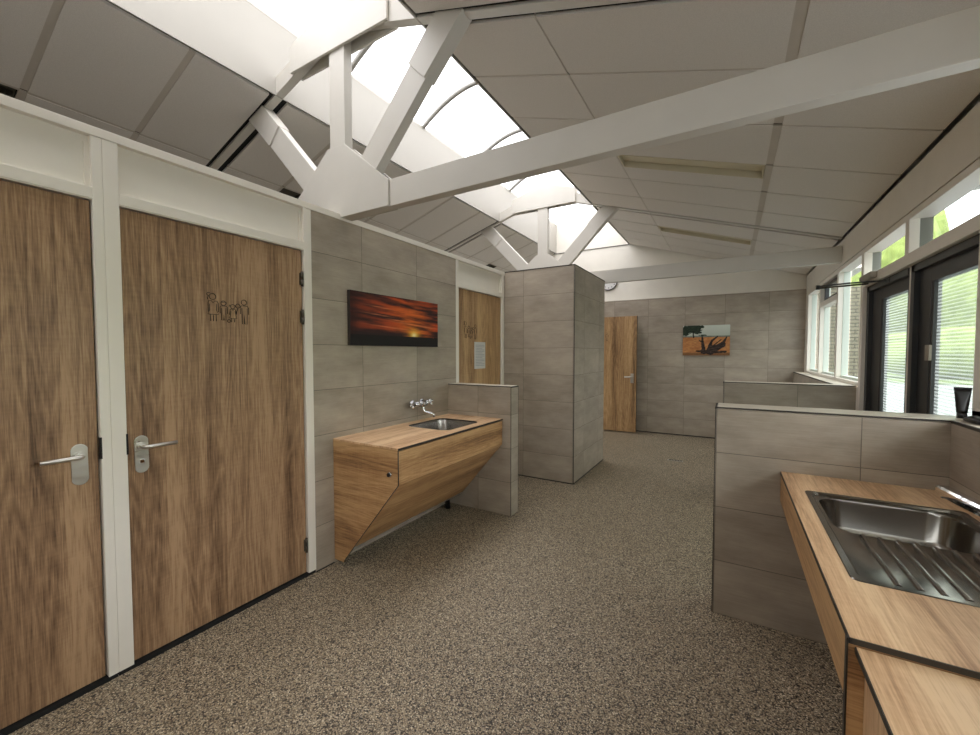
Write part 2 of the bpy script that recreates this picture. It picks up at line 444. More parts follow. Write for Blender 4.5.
# dark joint at the foot of the tiled walls
def base(name, boxes, lab):
    g = G()
    for b in boxes: g.box(*b)
    structure(name, g, M['edge'], lab, 'skirting')
base('baseboard_back', [(-1.6, -.07, YB-.006, YB, 0, .02)], 'dark joint where the far tiled wall meets the floor')
base('baseboard_left', [(XL, XL+.005, 1.8, 1.95, 0, .008), (XL, -1.572, 4.565, 4.571, 0, .012), (-1.572, -1.566, 4.571, 5.862, 0, .012)], 'dark joint at the foot of the left tiles and cubicle')

# ledge on top of the left wall
g = G(); g.box(XL-.13, XL+.004, YF, 4.571, 2.529, 2.571, .003)
structure('trim_1', g, M['white'], 'cream ledge board along the top of the left wall', 'trim')

# ------------------------------------------------------------------ ceilings
SLAB = .07
def ceiling(side):
    """side +1 right slope, -1 left slope; panels in a grid over a recessed backing"""
    g = G()
    mx = (lambda x: x) if side > 0 else (lambda x: 2*XC-x)
    def pan(x0, x1, y0, y1, dz0, dz1, mi):
        P = []
        for dz in (dz0, dz1):
            for x, y in ((x0, y0), (x1, y0), (x1, y1), (x0, y1)):
                P.append((mx(x), y, ZE+(XR-x)*SL+dz))
        g.hexa(P, mi)
    xe0, xe1 = XC+SKX, XR
    fx = FIX[side]
    holes = [(a-.012, b+.012) for a, b in fx]
    if side > 0:
        cols = [(xe0+.036, -.992), (-.98, .213), (.263, xe1-.016)]; rw = .011; hole_col = 1
        rows = [YF, -1.04, -.41, .22, .85, 1.48, (2.05, 2.145), 2.713, 3.342, 4.018, 4.648, 5.265, (5.838, 5.962), 6.555, 7.18, 7.79, YB]
    else:
        cols = [(xe0+.036, -.79), (-.765, .43), (.455, xe1-.016)]; rw = .021; hole_col = 1
        rows = [YF, -1.04, -.41, .22, .84, 1.472, (2.05, 2.165), 2.755, 3.38, 4.0, 4.6, 5.3, (5.838, 5.962), 6.52, 7.23, 7.8, YB]
    flat = [[r, r] if not isinstance(r, tuple) else list(r) for r in rows]
    for i in range(len(flat)-1):
        a, b = flat[i][1], flat[i+1][0]
        ga = .022 if flat[i][0] != flat[i][1] else rw
        gb = .022 if flat[i+1][0] != flat[i+1][1] else rw
        y0, y1 = a+ga, b-gb
        for j, (x0, x1) in enumerate(cols):
            seg = [(y0, y1)]
            if j == hole_col:
                for h0, h1 in holes:
                    new = []
                    for s0, s1 in seg:
                        if h1 <= s0 or h0 >= s1: new.append((s0, s1)); continue
                        if h0-s0 > .03: new.append((s0, h0))
                        if s1-h1 > .03: new.append((h1, s1))
                    seg = new
            for s0, s1 in seg: pan(x0, x1, s0, s1, 0, .02, 0)
        # visible grid bars between panels
        ys0, ys1 = (a, b)
        for j in range(2):
            pan(cols[j][1], cols[j+1][0], ys0+.018, ys1-.018, .005, .02, 1)
        if flat[i][0] == flat[i][1] and i > 0:
            for (x0, x1) in cols: pan(x0, x1, a-rw, a+rw, .005, .02, 1)
    # backing above the panels, open over the light housings and the trusses
    yb = YF
    for h0, h1 in sorted(holes):
        pan(xe0+.002, xe1, yb, h0, .02, SLAB, 2)
        pan(xe0+.002, cols[hole_col][0], h0, h1, .02, SLAB, 2); pan(cols[hole_col][1], xe1, h0, h1, .02, SLAB, 2)
        yb = h1
    pan(xe0+.002, xe1, yb, YB+.1, .02, SLAB, 2)
    nm = 'ceiling_right' if side > 0 else 'ceiling_left'
    lab = 'sloping ceiling of grey panels right of the skylight' if side > 0 else 'sloping ceiling of grey panels over the left doors'
    structure(nm, g, [M['ceil'], M['tbar'], M['black']], lab, 'ceiling')
    return cols[hole_col]
FIX = {1: [(4.03, 4.30), (6.57, 6.84)], -1: [(.52, .80), (2.78, 3.06), (7.25, 7.53)]}
hc_r = ceiling(1); hc_l = ceiling(-1)
# strip roof over the panels so that no sky leaks in
for side in (1, -1):
    g = G(); mx = (lambda x: x) if side > 0 else (lambda x: 2*XC-x)
    P = []
    for dz in (.3, .36):
        for x, y in ((XC+SKX+.055, YF-.15), (XR+.16, YF-.15), (XR+.16, YB+.2), (XC+SKX+.055, YB+.2)):
            P.append((mx(x), y, ZE+(XR-x)*SL+dz))
    g.hexa(P)
    structure('ceiling_roof_deck', g, M['plaster'], 'roof deck above the %s ceiling panels' % ('right' if side > 0 else 'left'), 'roof')
    g = G(); xw = mx(XR+.14); g.box(min(xw, xw+side*.05), max(xw, xw+side*.05), YF-.15, YB+.2, 2.6, 3.15)
    structure('wall_eaves', g, M['plaster'], 'eaves board closing the %s roof edge' % ('right' if side > 0 else 'left'), 'wall')

# light housings let into the ceiling
FL = {1: ['unlit ceiling light slot nearer the big white beam', 'unlit ceiling light slot above the far white beam'],
      -1: ['dark ceiling light slot above the leftmost door', 'dark ceiling light slot behind the near truss over the left wall', 'dark ceiling light slot over the cubicle at the far left']}
for side in (1, -1):
    mx = (lambda x: x) if side > 0 else (lambda x: 2*XC-x)
    c0, c1 = hc_r if side > 0 else hc_l
    for (y0, y1), lab in zip(FIX[side], FL[side]):
        x0, x1 = c0+.004, c1-.004
        zc = lambda x, dz: ZE+(XR-x)*SL+dz
        root = empty('ceiling_light', (mx((x0+x1)/2), (y0+y1)/2, zc((x0+x1)/2, 0)), lab, 'ceiling light', 'light slots in the ceiling panels')
        g = G()
        def slab(a0, a1, b0, b1, d0, d1):
            g.hexa([(mx(x), y, zc(x, d)) for d in (d0, d1) for x, y in ((a0, b0), (a1, b0), (a1, b1), (a0, b1))])
        D = .07 if side > 0 else .12
        slab(x0, x1, y0-.008, y0, -.002, D); slab(x0, x1, y1, y1+.008, -.002, D)
        slab(x0, x0+.01, y0, y1, -.002, D); slab(x1-.01, x1, y0, y1, -.002, D)
        slab(x0, x1, y0-.008, y1+.008, D, D+.01)
        obj('housing', g, M['fixture'] if side > 0 else M['fixture_dark'], root)
        g = G()
        slab(x0+.012, x1-.012, y0+.05, y1-.05, D*.55, D*.7)
        obj('louvre', g, M['fixture'] if side > 0 else M['fixture_dark'], root)

# ------------------------------------------------------------------ skylight
root = empty('window_skylight', (XC, (YF+YB)/2, ZTOP), 'long barrel skylight of clear sheet over the ridge', 'skylight', kind='structure')
for side in (-1, 1):
    g = G(); x = XC+side*SKX
    g.box(x, x+side*.012, YF, YB+.03, cz(x)-.004, ZTOP); g.box(x+side*.012, x+side*.05, YF, YB+.03, cz(x)+.09, ZTOP)
    obj('upstand', g, M['board'], root)
    g = G(); g.box(x-side*.002, x+side*.06, YF, YB+.03, ZTOP, ZTOP+.03)
    obj('kerb', g, M['truss'], root)
def arch(y, r, n=18, x0=0):
    return [(XC-SKX+2*SKX*k/n, y, ZTOP+.02+.28*sin(pi*k/n)**.9) for k in range(n+1)]
g = G()
A, B = arch(YF-.1, 0), arch(YB+.15, 0)
n = len(A)
va = [g.bm.verts.new(Vector(p)+Vector((0, 0, .03))) for p in A]; vb = [g.bm.verts.new(Vector(p)+Vector((0, 0, .03))) for p in B]
for k in range(n-1):
    f = g.face([va[k], va[k+1], vb[k+1], vb[k]]); f.smooth = True
obj('dome_sheet', g, M['dome'], root)
for y in (-.57, .56, 1.69, 2.82, 3.95, 5.08, 6.21, 7.34):
    g = G(); g.tube(arch(y, 0), .026, 8)
    obj('arch_bar', g, M['rib'], root)

# ------------------------------------------------------------------ roof trusses
def truss(dy, lab):
    y0, y1 = 2.062+dy, 2.135+dy
    root = empty('roof_truss', (XC, y0, 2.546), lab, 'roof truss', 'white timber roof trusses', 'structure')
    obj('tie_beam', G().box(-4.3, XR, y0, y1, 2.546, 2.725, .004), M['truss'], root)
    for s in (1, -1):
        mx = (lambda x: x) if s > 0 else (lambda x: 2*XC-x)
        zc = lambda x: ZE+(XR-x)*SL
        pts = [(mx(XR), zc(XR)+.0), (mx(XC), zc(XC)+.0), (mx(XC), zc(XC)+.14), (mx(XR), zc(XR)+.14)]
        obj('rafter', G().prism(pts, 'y', y0+.004, y1-.002, bev=.003), M['truss'], root)
        # strut with its thicker upper sleeve
        q = [(-2.40, 2.820), (-2.257, 2.704), (-1.408, 3.587), (-1.603, 3.648)]
        st = obj('strut', G().prism([(mx(a), b) for a, b in q], 'y', y0, y1, bev=.003), M['truss'], root)
        q = [(-1.830, 3.418), (-1.700, 3.288), (-1.402, 3.584), (-1.607, 3.650)]
        obj('sleeve', G().prism([(mx(a), b) for a, b in q], 'y', y0-.014, y1+.016, bev=.002), M['truss'], st)
    obj('king_post', G().box(-2.617, -2.455, y0, y1, 2.9, 3.95, .004), M['truss'], root)
    gp = [(XC+.522, 2.546), (XC+.522, 2.720), (XC+.092, 3.066), (XC-.092, 3.066), (XC-.522, 2.720), (XC-.522, 2.546)]
    for ya, yb in ((y0-.017, y0-.001), (y1+.001, y1+.017)):
        obj('gusset_plate', G().prism(gp, 'y', ya, yb, bev=.003), M['truss'], root)
    rp = [(XC+.525, 3.772), (XC+.525, 3.976), (XC, 4.142), (XC-.525, 3.976), (XC-.525, 3.772)]
    for ya, yb in ((y0-.02, y0-.001), (y1+.001, y1+.02)):
        obj('ridge_plate', G().prism(rp, 'y', ya, yb, bev=.003), M['truss'], root)
truss(0, 'white timber roof truss whose big beam crosses the near ceiling')
truss(3.803, 'white timber roof truss above the tiled cubicle farther back')

# ------------------------------------------------------------------ doors in the left wall
def lever(root, x, y, z, d, key, n='handle'):
    h = obj('door_handle', G().prism([(y+.0285*cos(a)*1.0, z-.035+(.064 if sin(a) > 0 else -.064)+.0285*sin(a)) for a in [k*pi/10 for k in range(20)]], 'x', x, x+.007, bev=.0015), M['alu'], root)
    g = G(); zz = z+.005
    g.tube([(x+.006, y, zz), (x+.014, y, zz)], .019, 16)
    g.tube([(x+.012, y, zz), (x+.042, y, zz), (x+.05, y+d*.006, zz), (x+.053, y+d*.018, zz), (x+.053, y+d*.132, zz)], [.0095, .0095, .0098, .0098, .0095], 12)
    obj('lever', g, M['alu'], h)
    if key:
        obj('key_rosette', G().box(x+.007, x+.011, y-.009, y+.009, z-.078, z-.06, .002), M['chrome'], h)

def circ(cx, cy, r, n=14, a0=0, a1=2*pi):
    return [(cx+r*cos(a0+(a1-a0)*k/n), cy+r*sin(a0+(a1-a0)*k/n)) for k in range(n+1)]
FIG = [  # outlines in drawing units, y down
    circ(275, 208, 38), circ(230, 182, 20, 8, pi*.4, pi*1.8), [(232, 200), (215, 230), (222, 250)],
    [(222, 400), (222, 290), (232, 262), (262, 262), (277, 290), (295, 262), (325, 262), (338, 290), (338, 400)],
    [(240, 300), (238, 380), (216, 430), (340, 430), (318, 380), (318, 300)], [(248, 430), (248, 515)], [(312, 430), (312, 515)], [(280, 440), (280, 515)],
    circ(400, 280, 30), [(368, 268), (432, 266)], [(430, 266), (440, 278)],
    [(358, 410), (358, 330), (372, 315), (432, 315), (446, 330), (446, 410)], [(376, 340), (376, 495), (398, 495), (400, 420), (404, 495), (426, 495), (428, 340)],
    circ(512, 312, 28), [(488, 300), (470, 292), (476, 316)], [(536, 300), (552, 292), (548, 316)],
    [(470, 420), (478, 350), (500, 345), (512, 360), (526, 345), (546, 350), (556, 410)], [(490, 370), (472, 465), (560, 465), (538, 370)], [(495, 465), (495, 515)], [(530, 465), (530, 515)],
    circ(462, 500, 20, 10), circ(576, 298, 27, 12), [(574, 325), (562, 370), (556, 405)],
    circ(655, 245, 35), [(606, 400), (606, 310), (622, 290), (692, 290), (714, 310), (714, 400)], [(626, 320), (630, 530), (652, 530), (656, 415), (662, 530), (690, 530), (694, 320)],
]
def picto(root, x, yc, zc, s, figs):
    g = G()
    for ln in figs:
        P = [(x+.0004, yc+(a-465)*s, zc-(b-345)*s) for a, b in ln]
        # flat ribbon strokes slightly proud of the leaf
        g.tube(P, .0019, 5)
    obj('pictogram', g, M['line'], root)

def door(n, ya, yb, ja, jb, lab, handle, key, fig=None, hinge=None, wood_m='door', z3=False):
    """leaf from ya to yb, frame from ja to jb, in the left wall"""
    root = empty('door_%d' % n, (XL, (ya+yb)/2, 0), lab, 'door', kind='structure')
    xf = XL+.002; xl = XL-.018
    zt = 2.238
    fr = G()
    fr.box(xf-.115, xf, ja, ya-.006, .021, 2.529, .003); fr.box(xf-.115, xf, yb+.006, jb, .021, 2.529, .003)
    fr.box(xf-.115, xf-.001, ya-.008, yb+.008, zt+.009, 2.300, .003)
    # rebate steps around the leaf
    fr.box(xf-.115, xf-.006, ya-.008, yb+.008, zt+.005, zt+.010)
    f = obj('door_frame', fr, M['white'], root)
    obj('transom_panel', G().box(xf-.07, xf-.032, ya-.008, yb+.008, 2.298, 2.53), M['white'], root)
    g = G(); g.box(xf-.05, xf-.033, ya-.008, yb+.008, 2.500, 2.529); g.box(xf-.05, xf-.02, yb-.012, yb+.008, 2.300, 2.5)
    obj('glazing_bead', g, M['white'], root)
    obj('door_leaf', G().box(xl-.04, xl, ya, yb, .027, zt, .0015), M[wood_m], root, off=(0, n*.377, 0))
    obj('gap', G().box(xl-.075, xf-.004, ja+.002, jb-.004, 0, .020), M['black'], root)
    g = G(); g.box(xl-.07, xl-.042, ya-.007, yb+.007, .02, zt+.008); obj('rebate', g, M['black'], root)
    if handle:
        lever(root, xl, handle[0], 1.083, handle[1], key)
        s = 1 if handle[1] < 0 else -1
        yy = yb+.006 if s > 0 else ya-.006
        obj('strike_plate', G().box(xl+.004, xf+.001, yy-.004, yy+.004, 1.06, 1.16), M['black_plastic'], root)
    if hinge:
        for zz in (.17, 1.742, 1.998):
            g = G(); g.tube([(xl+.012, hinge, zz), (xl+.012, hinge, zz+.045)], .0085, 12); g.tube([(xl+.012, hinge, zz+.047), (xl+.012, hinge, zz+.1)], .0085, 12)
            g.box(xl, xl+.006, hinge-.012, hinge+.012, zz+.01, zz+.09)
            obj('hinge', g, M['hinge'], root)
    if fig: picto(root, xl, *fig)
    return root
door(1, -.285, .680, -.335, .7235, 'leftmost oak door with lever at its right edge', (.617, -1), False)
door(2, .787, 1.737, .7235, 1.80, 'oak door engraved with a family of four line figures', (.84, 1), True, (1.267, 1.805, .00045, FIG), 1.731)
door(3, 3.563, 4.497, 3.505, 4.555, 'oak door with a taped notice behind the low partition', None, False, (3.81, 1.800, .00052, FIG), wood_m='door2')
# taped notice on the third door
root = empty('notice_sheet', (XL-.018, 3.99, 1.52), 'white printed notice taped to the oak door behind the partition', 'notice')
obj('sheet', G().box(XL-.0175, XL-.016, 3.888, 4.125, 1.366, 1.674), M['paper'], root)
g = G()
for k in range(14):
    zz = 1.64-k*.018
    g.box(XL-.016, XL-.0156, 3.912, 4.105-(.05 if k % 3 == 2 else 0), zz-.005, zz)
obj('print_lines', g, M['print_grey'], root)

# open door near the back wall, hinged on the left wall
root = empty('door_4', (XL, 8.09, 0), 'open oak door leaf standing against the far wall', 'door', kind='structure')
fr = G(); fr.box(XL-.115, XL+.002, 7.02, 7.075, 0, 2.529, .003); fr.box(XL-.115, XL+.002, 8.075, 8.13, 0, 2.529, .003); fr.box(XL-.115, XL+.001, 7.07, 8.08, 2.247, 2.53, .003)
obj('door_frame', fr, M['white'], root)
obj('door_leaf', G().box(XL+.01, -1.548, 8.085, 8.127, .02, 2.25, .002), M['door2'], root, off=(.33, 0, 0))
g = G(); g.box(-1.549, -1.545, 8.086, 8.126, .02, 2.25); obj('edge_band', g, M['edge'], root)
h = obj('door_handle', G().box(-1.655, -1.600, 8.078, 8.085, .97, 1.15, .003), M['alu'], root)
g = G(); g.tube([(-1.628, 8.08, 1.085), (-1.628, 8.035, 1.085), (-1.64, 8.03, 1.085), (-1.76, 8.03, 1.085)], .0115, 12); obj('lever', g, M['alu'], h)
g = G()
for ln in FIG[-3:]:
    g.tube([(-2.115+(a-655)*.0005, 8.0848, 1.855-(b-380)*.0005) for a, b in ln], .0022, 5)
obj('pictogram', g, M['line'], root)

# ------------------------------------------------------------------ pictures
def canvas(name, lab, axis, a0, a1, z0, z1, d0, d1, NX, NZ, fn):
    root = empty(name, ((d0 if axis == 'x' else (a0+a1)/2), ((a0+a1)/2 if axis == 'x' else d0), z0), lab, 'picture')
    g = G()
    if axis == 'x': g.box(d0, d1, a0, a1, z0, z1)
    else: g.box(a0, a1, d1, d0, z0, z1)
    obj('stretcher', g, M['canvas'], root)
    me = bpy.data.meshes.new('print'); V = []; F = []; C = []
    off = .0012
    bx = ORG[root.name]
    for j in range(NZ+1):
        for i in range(NX+1):
            a = a0+(a1-a0)*i/NX; z = z0+(z1-z0)*j/NZ
            p = (d1+off, a, z) if axis == 'x' else (a, d1-off, z)
            V.append((p[0]-bx[0], p[1]-bx[1], p[2]-bx[2]))
            C.append(lin(*[max(0, min(255, c)) for c in fn(i/NX, j/NZ)]))
    for j in range(NZ):
        for i in range(NX):
            k = j*(NX+1)+i; F.append((k, k+1, k+NX+2, k+NX+1))
    me.from_pydata(V, [], F)
    ca = me.color_attributes.new('Col', 'FLOAT_COLOR', 'POINT')
    for k, c in enumerate(C): ca.data[k].color = c
    me.materials.append(M['picture'])
    o = bpy.data.objects.new('print', me); COL.objects.link(o); o.parent = root; ORG[o.name] = bx
    return root

_perm = list(range(256)); random.shuffle(_perm)
def _h(i, j): return _perm[(_perm[i & 255]+j) & 255]/255
def vn(x, y):
    i, j = math.floor(x), math.floor(y); u, v = x-i, y-j; u = u*u*(3-2*u); v = v*v*(3-2*v)
    return (_h(i, j)*(1-u)+_h(i+1, j)*u)*(1-v)+(_h(i, j+1)*(1-u)+_h(i+1, j+1)*u)*v
def fbm(x, y, o=4): return sum(vn(x*2**k, y*2**k)/2**k for k in range(o))/sum(1/2**k for k in range(o))
def mixc(a, b, t):
    t = max(0, min(1, t)); return tuple(p+(q-p)*t for p, q in zip(a, b))
def sunset(u, v):
    hz = .195+.02*fbm(u*60, 3.3, 2)*(1 if .6 < u < .85 else .5)
    if v < hz: return (24, 20, 19)
    sx, sy = .675, .235
    d = sqrt(((u-sx)*1.9)**2+((v-sy)*1.0)**2)
    w = fbm(u*3.2+v*1.5, (v+u*.12)*13, 5); w2 = fbm(u*5+7, (v+u*.1)*24+3, 4)
    t = (w-.5)*2.6+.40+(w2-.5)*1.3+.22*math.exp(-((u-.66)/.28)**2)
    c = mixc((50, 26, 25), (196, 74, 34), t)
    c = mixc(c, (62, 34, 30), .55*max(0, 1-u/.55))
    glow = math.exp(-(d/.36)**2)
    c = mixc(c, (246, 140, 44), glow*.75*max(.15, min(1, t+.25)))
    up = math.exp(-((u-.66)/.3)**2-((v-.72)/.25)**2)
    c = mixc(c, (236, 128, 48), up*.55*max(0, t))
    # dark bank low on the left
    bank = max(0, min(1, (.34-v-.06*fbm(u*4, 1.2)+.0*u)/.08))*max(0, min(1, (.60-u)/.08))
    c = mixc(c, (46, 30, 30), bank*.95)
    for cx, cy, l, th in ((.28, .60, .16, .010), (.46, .53, .10, .010), (.62, .47, .2, .010), (.86, .43, .12, .011), (.4, .37, .2, .012), (.3, .75, .14, .010)):
        s = math.exp(-((u-cx)/l)**2-((v-cy+(u-cx)*.14)/th)**2)
        c = mixc(c, (250, 150, 96), s*.75)
    s2 = math.exp(-(d/.125)**2)
    c = mixc(c, (255, 206, 70), s2)
    s3 = math.exp(-(d/.055)**2); c = mixc(c, (255, 244, 190), s3)
    e = math.exp(-((u-.0)/.06)**2); c = mixc(c, (50, 24, 22), e*.6)
    return c
canvas('canvas_picture', 'wide canvas picture of a red sunset above the washbasin', 'x', 2.10, 3.157, 1.608, 2.023, XL, XL+.03, 150, 66, sunset)
def seg(u, v, x0, y0, x1, y1):
    dx, dy = x1-x0, y1-y0; t = max(0, min(1, ((u-x0)*dx+(v-y0)*dy)/(dx*dx+dy*dy)))
    return sqrt((u-x0-dx*t)**2+((v-y0-dy*t)*.66)**2), t
def deadwood(u, v):
    hz = .60
    n = fbm(u*9, v*9, 4)
    if v > hz:
        c = mixc((176, 182, 172), (208, 214, 204), (v-hz)/.4)
        if v < hz+.06: c = mixc((70, 84, 74), c, (v-hz)/.06*.6+.25*fbm(u*20, 2))
    else:
        c = mixc((206, 150, 92), (176, 112, 66), n*1.4-.2)
        c = mixc(c, (150, 96, 62), .6*max(0, fbm(u*22, v*30, 3)-.35)*2)
        if v < .1: c = mixc(c, (96, 70, 48), .6)
    # pine crown on the left
    for cx, cy, rx, ry in ((.10, .86, .16, .13), (.26, .84, .14, .10), (.05, .72, .1, .06), (.32, .76, .10, .05), (.44, .67, .08, .025), (.4, .95, .07, .05), (.2, .97, .2, .05)):
        q = ((u-cx)/rx)**2+((v-cy)/ry)**2
        if q+(fbm(u*26, v*26, 3)-.5)*1.3 < .95: c = mixc((28, 40, 32), (58, 72, 54), fbm(u*30+5, v*30, 2))
    if seg(u, v, .235, .60, .225, .8)[0] < .014: c = (30, 32, 26)
    # fallen dead trunk
    for x0, y0, x1, y1, w0, w1 in ((.42, .62, .46, .12, .016, .05), (.36, .50, .43, .44, .012, .016), (.42, .10, .92, .12, .03, .02), (.60, .30, .60, .12, .05, .06), (.55, .12, .63, .50, .05, .022),
                                   (.63, .48, .74, .62, .024, .018), (.60, .15, .86, .36, .09, .06), (.84, .34, .93, .60, .045, .012), (.66, .32, .82, .52, .014, .012), (.30, .14, .45, .14, .018, .03)):
        d, t = seg(u, v, x0, y0, x1, y1)
        if d < w0+(w1-w0)*t+(fbm(u*30, v*20, 2)-.5)*.012: c = mixc((34, 26, 24), (92, 72, 62), max(0, fbm(u*18, v*40, 3)-.38)*2.2)
    return c
canvas('canvas_picture', 'small canvas picture of dead wood on orange heath on far wall', 'y', -.775, -.024, 1.502, 2.045, YB, YB-.03, 110, 80, deadwood)

# wall clock, mostly hidden by the beam
cx, cy, czk, R = -2.16, YB+.03, 2.985, .168
root = empty('wall_clock', (cx, cy, czk), 'round wall clock with dark rim half hidden below the far beam', 'clock')
g = G(); g.prism([(cx+R*cos(k*pi/24), czk+R*sin(k*pi/24)) for k in range(48)], 'y', cy-.025, cy); obj('dial', g, M['clock_face'], root)
g = G(); g.tube([(cx+R*cos(k*pi/24), cy-.025, czk+R*sin(k*pi/24)) for k in range(48)], .011, 8, closed=True); obj('rim', g, M['edge'], root)
g = G()
for a, l in ((1.1, .1), (2.6, .13)):
    g.tube([(cx, cy-.03, czk), (cx+l*cos(a), cy-.03, czk+l*sin(a))], .004, 6)
obj('hands', g, M['edge'], root)
NUM = []
gn = G()
for hnum in range(1, 13):
    cu = bpy.data.curves.new('numeral', 'FONT'); cu.body = str(hnum); cu.size = .05; cu.align_x = 'CENTER'; cu.align_y = 'CENTER'; cu.extrude = .0008
    to = bpy.data.objects.new('numeral', cu); COL.objects.link(to)
    dg = bpy.context.evaluated_depsgraph_get(); dg.update()
    tm = bpy.data.meshes.new_from_object(to.evaluated_get(dg))
    a = pi/2-hnum*pi/6
    for poly in tm.polygons:
        vs = [gn.bm.verts.new((cx+.128*cos(a)+tm.vertices[i].co.x, cy-.0265-tm.vertices[i].co.z, czk+.128*sin(a)+tm.vertices[i].co.y)) for i in poly.vertices]
        gn.face(vs)
    bpy.data.objects.remove(to); bpy.data.curves.remove(cu); bpy.data.meshes.remove(tm)
obj('numerals', gn, M['edge'], root, fix=False)

# ------------------------------------------------------------------ washbasin cabinet on the left
ZC = .925
root = empty('washbasin_cabinet', (XL, 2.66, 0), 'oak washbasin cabinet with sloping front on the left wall', 'washbasin cabinet')
Y0, Y1, X1 = 1.955, 3.366, -1.860
prof = [(XL+.002, .028), (-2.392, .028), (-2.387, .048), (X1, .681), (X1, ZC-.001), (XL+.002, ZC-.001)]
obj('end_panel', G().prism(prof, 'y', Y0, Y0+.012, bev=.001), M['cab'], root, swap=True, off=(0, 0, .3))
g = G()
for a, b in zip(prof[1:], prof[2:5]):
    d = Vector((b[0]-a[0], 0, b[1]-a[1])).normalized()*.0; nrm = Vector((d.z, 0, -d.x))
    g.tube([(a[0]+.0005, Y0+.004, a[1]), (b[0]+.0005, Y0+.004, b[1])], .0042, 6)
obj('edge_band', g, M['edge'], root)
hy0, hy1, hx0, hx1 = 2.605, 3.115, -2.392, -1.945
g = G()
L = [rrect(XL+.002, X1+.004, Y0-.001, Y1-.001, ZC, .0008), rrect(hx0, hx1, hy0, hy1, ZC, .075), rrect(hx0, hx1, hy0, hy1, ZC-.012, .075), rrect(XL+.002, X1+.004, Y0-.001, Y1-.001, ZC-.012, .0008)]
g.loft(L+[L[0]], close_last=False); bmesh.ops.remove_doubles(g.bm, verts=g.bm.verts[:], dist=1e-6)
obj('worktop', g, M['top'], root, off=(.12, 0, 0))
g = G(); e_ = .0015
L = [rrect(hx0+.0002, hx1-.0002, hy0+.0002, hy1-.0002, ZC-.0006, .075), rrect(hx0+e_, hx1-e_, hy0+e_, hy1-e_, ZC-.0008, .074), rrect(hx0+e_, hx1-e_, hy0+e_, hy1-e_, ZC-.013, .074)]
g.loft(L, close_last=False); obj('cutout_edge', g, M['edge'], root, fix=False)
g = G(); g.box(X1+.0035, X1+.0052, Y0, Y1-.002, ZC-.013, ZC-.001); obj('front_edge', g, M['edge'], root)
obj('front_panel', G().box(X1-.012, X1, Y0+.012, Y1-.002, .681, ZC-.022, .001), M['cab'], root, swap=True, off=(0, .2, .77))
sp_ = [(X1, .681), (X1-.012, .681), (-2.331, .140), (-2.319, .140)]
obj('sloping_panel', G().prism(sp_, 'y', Y0+.012, Y1-.004), M['cab'], root, swap=True, off=(0, .5, .4))
sp_ = [(-2.328, .126), (-2.312, .145), (-2.318, .151), (-2.334, .132)]
obj('bottom_profile', G().prism(sp_, 'y', Y0+.012, Y1-.02), M['alu'], root)
g = G(); g.tube([(-1.927, Y0+.001, .745), (-1.927, Y0-.012, .745)], .016, 18); lk = obj('lock', g, M['chrome'], root)
g = G(); g.tube([(-1.927, Y0-.0115, .745), (-1.927, Y0-.021, .745)], .0135, 18); obj('lock_core', g, M['black_plastic'], lk)
zt = ZC-.010
L = [rrect(hx0-.012, hx1+.012, hy0-.012, hy1+.012, zt-.0015, .085), rrect(hx0, hx1, hy0, hy1, zt-.0025, .075), rrect(hx0+.004, hx1-.004, hy0+.004, hy1-.004, zt-.02, .075),
     rrect(hx0+.02, hx1-.02, hy0+.02, hy1-.02, zt-.12, .07), rrect(hx0+.035, hx1-.035, hy0+.035, hy1-.035, zt-.142, .06), rrect(hx0+.06, hx1-.06, hy0+.06, hy1-.06, zt-.15, .05)]
g = G(); g.loft(L)
obj('basin', g, M['basin'], root, fix=False, smooth=.7)
g = G(); g.tube([(-2.16, 2.84, zt-.149), (-2.16, 2.84, zt-.146)], .03, 18); obj('waste', g, M['chrome'], root)
g = G(); g.tube([(-2.47, 3.22, .24), (-2.44, 3.225, .17), (-2.415, 3.232, .10), (-2.406, 3.235, .0)], .026, 14); obj('waste_pipe', g, M['black_plastic'], root)

# wall mixer tap above it
root = empty('wall_tap', (XL, 2.93, 1.09), 'chrome two handle wall tap above the washbasin cabinet', 'tap')
g = G(); tz = 1.085; xb = XL+.06
g.tube([(xb, 2.775, tz), (xb, 2.985, tz)], [.019, .019], 14); g.tube([(xb, 2.80, tz), (xb, 2.835, tz)], .024, 14); g.tube([(xb, 2.93, tz), (xb, 2.965, tz)], .026, 14); g.tube([(xb, 2.90, tz+.01), (xb, 2.90, tz-.03)], .022, 14)
for yy in (2.815, 2.945):
    g.tube([(XL+.001, yy, tz), (XL+.008, yy, tz)], .032, 18); g.tube([(XL+.006, yy, tz), (xb, yy, tz)], .014, 12)
obj('body', g, M['chrome'], root)
for yy, s in ((2.765, -1), (2.985, 1)):
    g = G(); g.tube([(xb, yy, tz), (xb, yy+s*.022, tz)], [.014, .018], 12)
    for k in range(4):
        a = k*pi/2+.6
        g.tube([(xb, yy+s*.018, tz), (xb+.032*cos(a), yy+s*.022, tz+.032*sin(a))], [.009, .012], 10)
    obj('cross_handle', g, M['chrome'], root)
g = G()
g.tube([(xb, 2.90, tz-.01), (xb, 2.90, tz-.05), (xb+.008, 2.905, tz-.072), (xb+.03, 2.92, tz-.085), (xb+.06, 2.945, tz-.095), (xb+.075, 2.955, tz-.108), (xb+.078, 2.957, tz-.128)], [.013, .012, .012, .012, .012, .012, .013], 12)
obj('spout', g, M['chrome'], root)

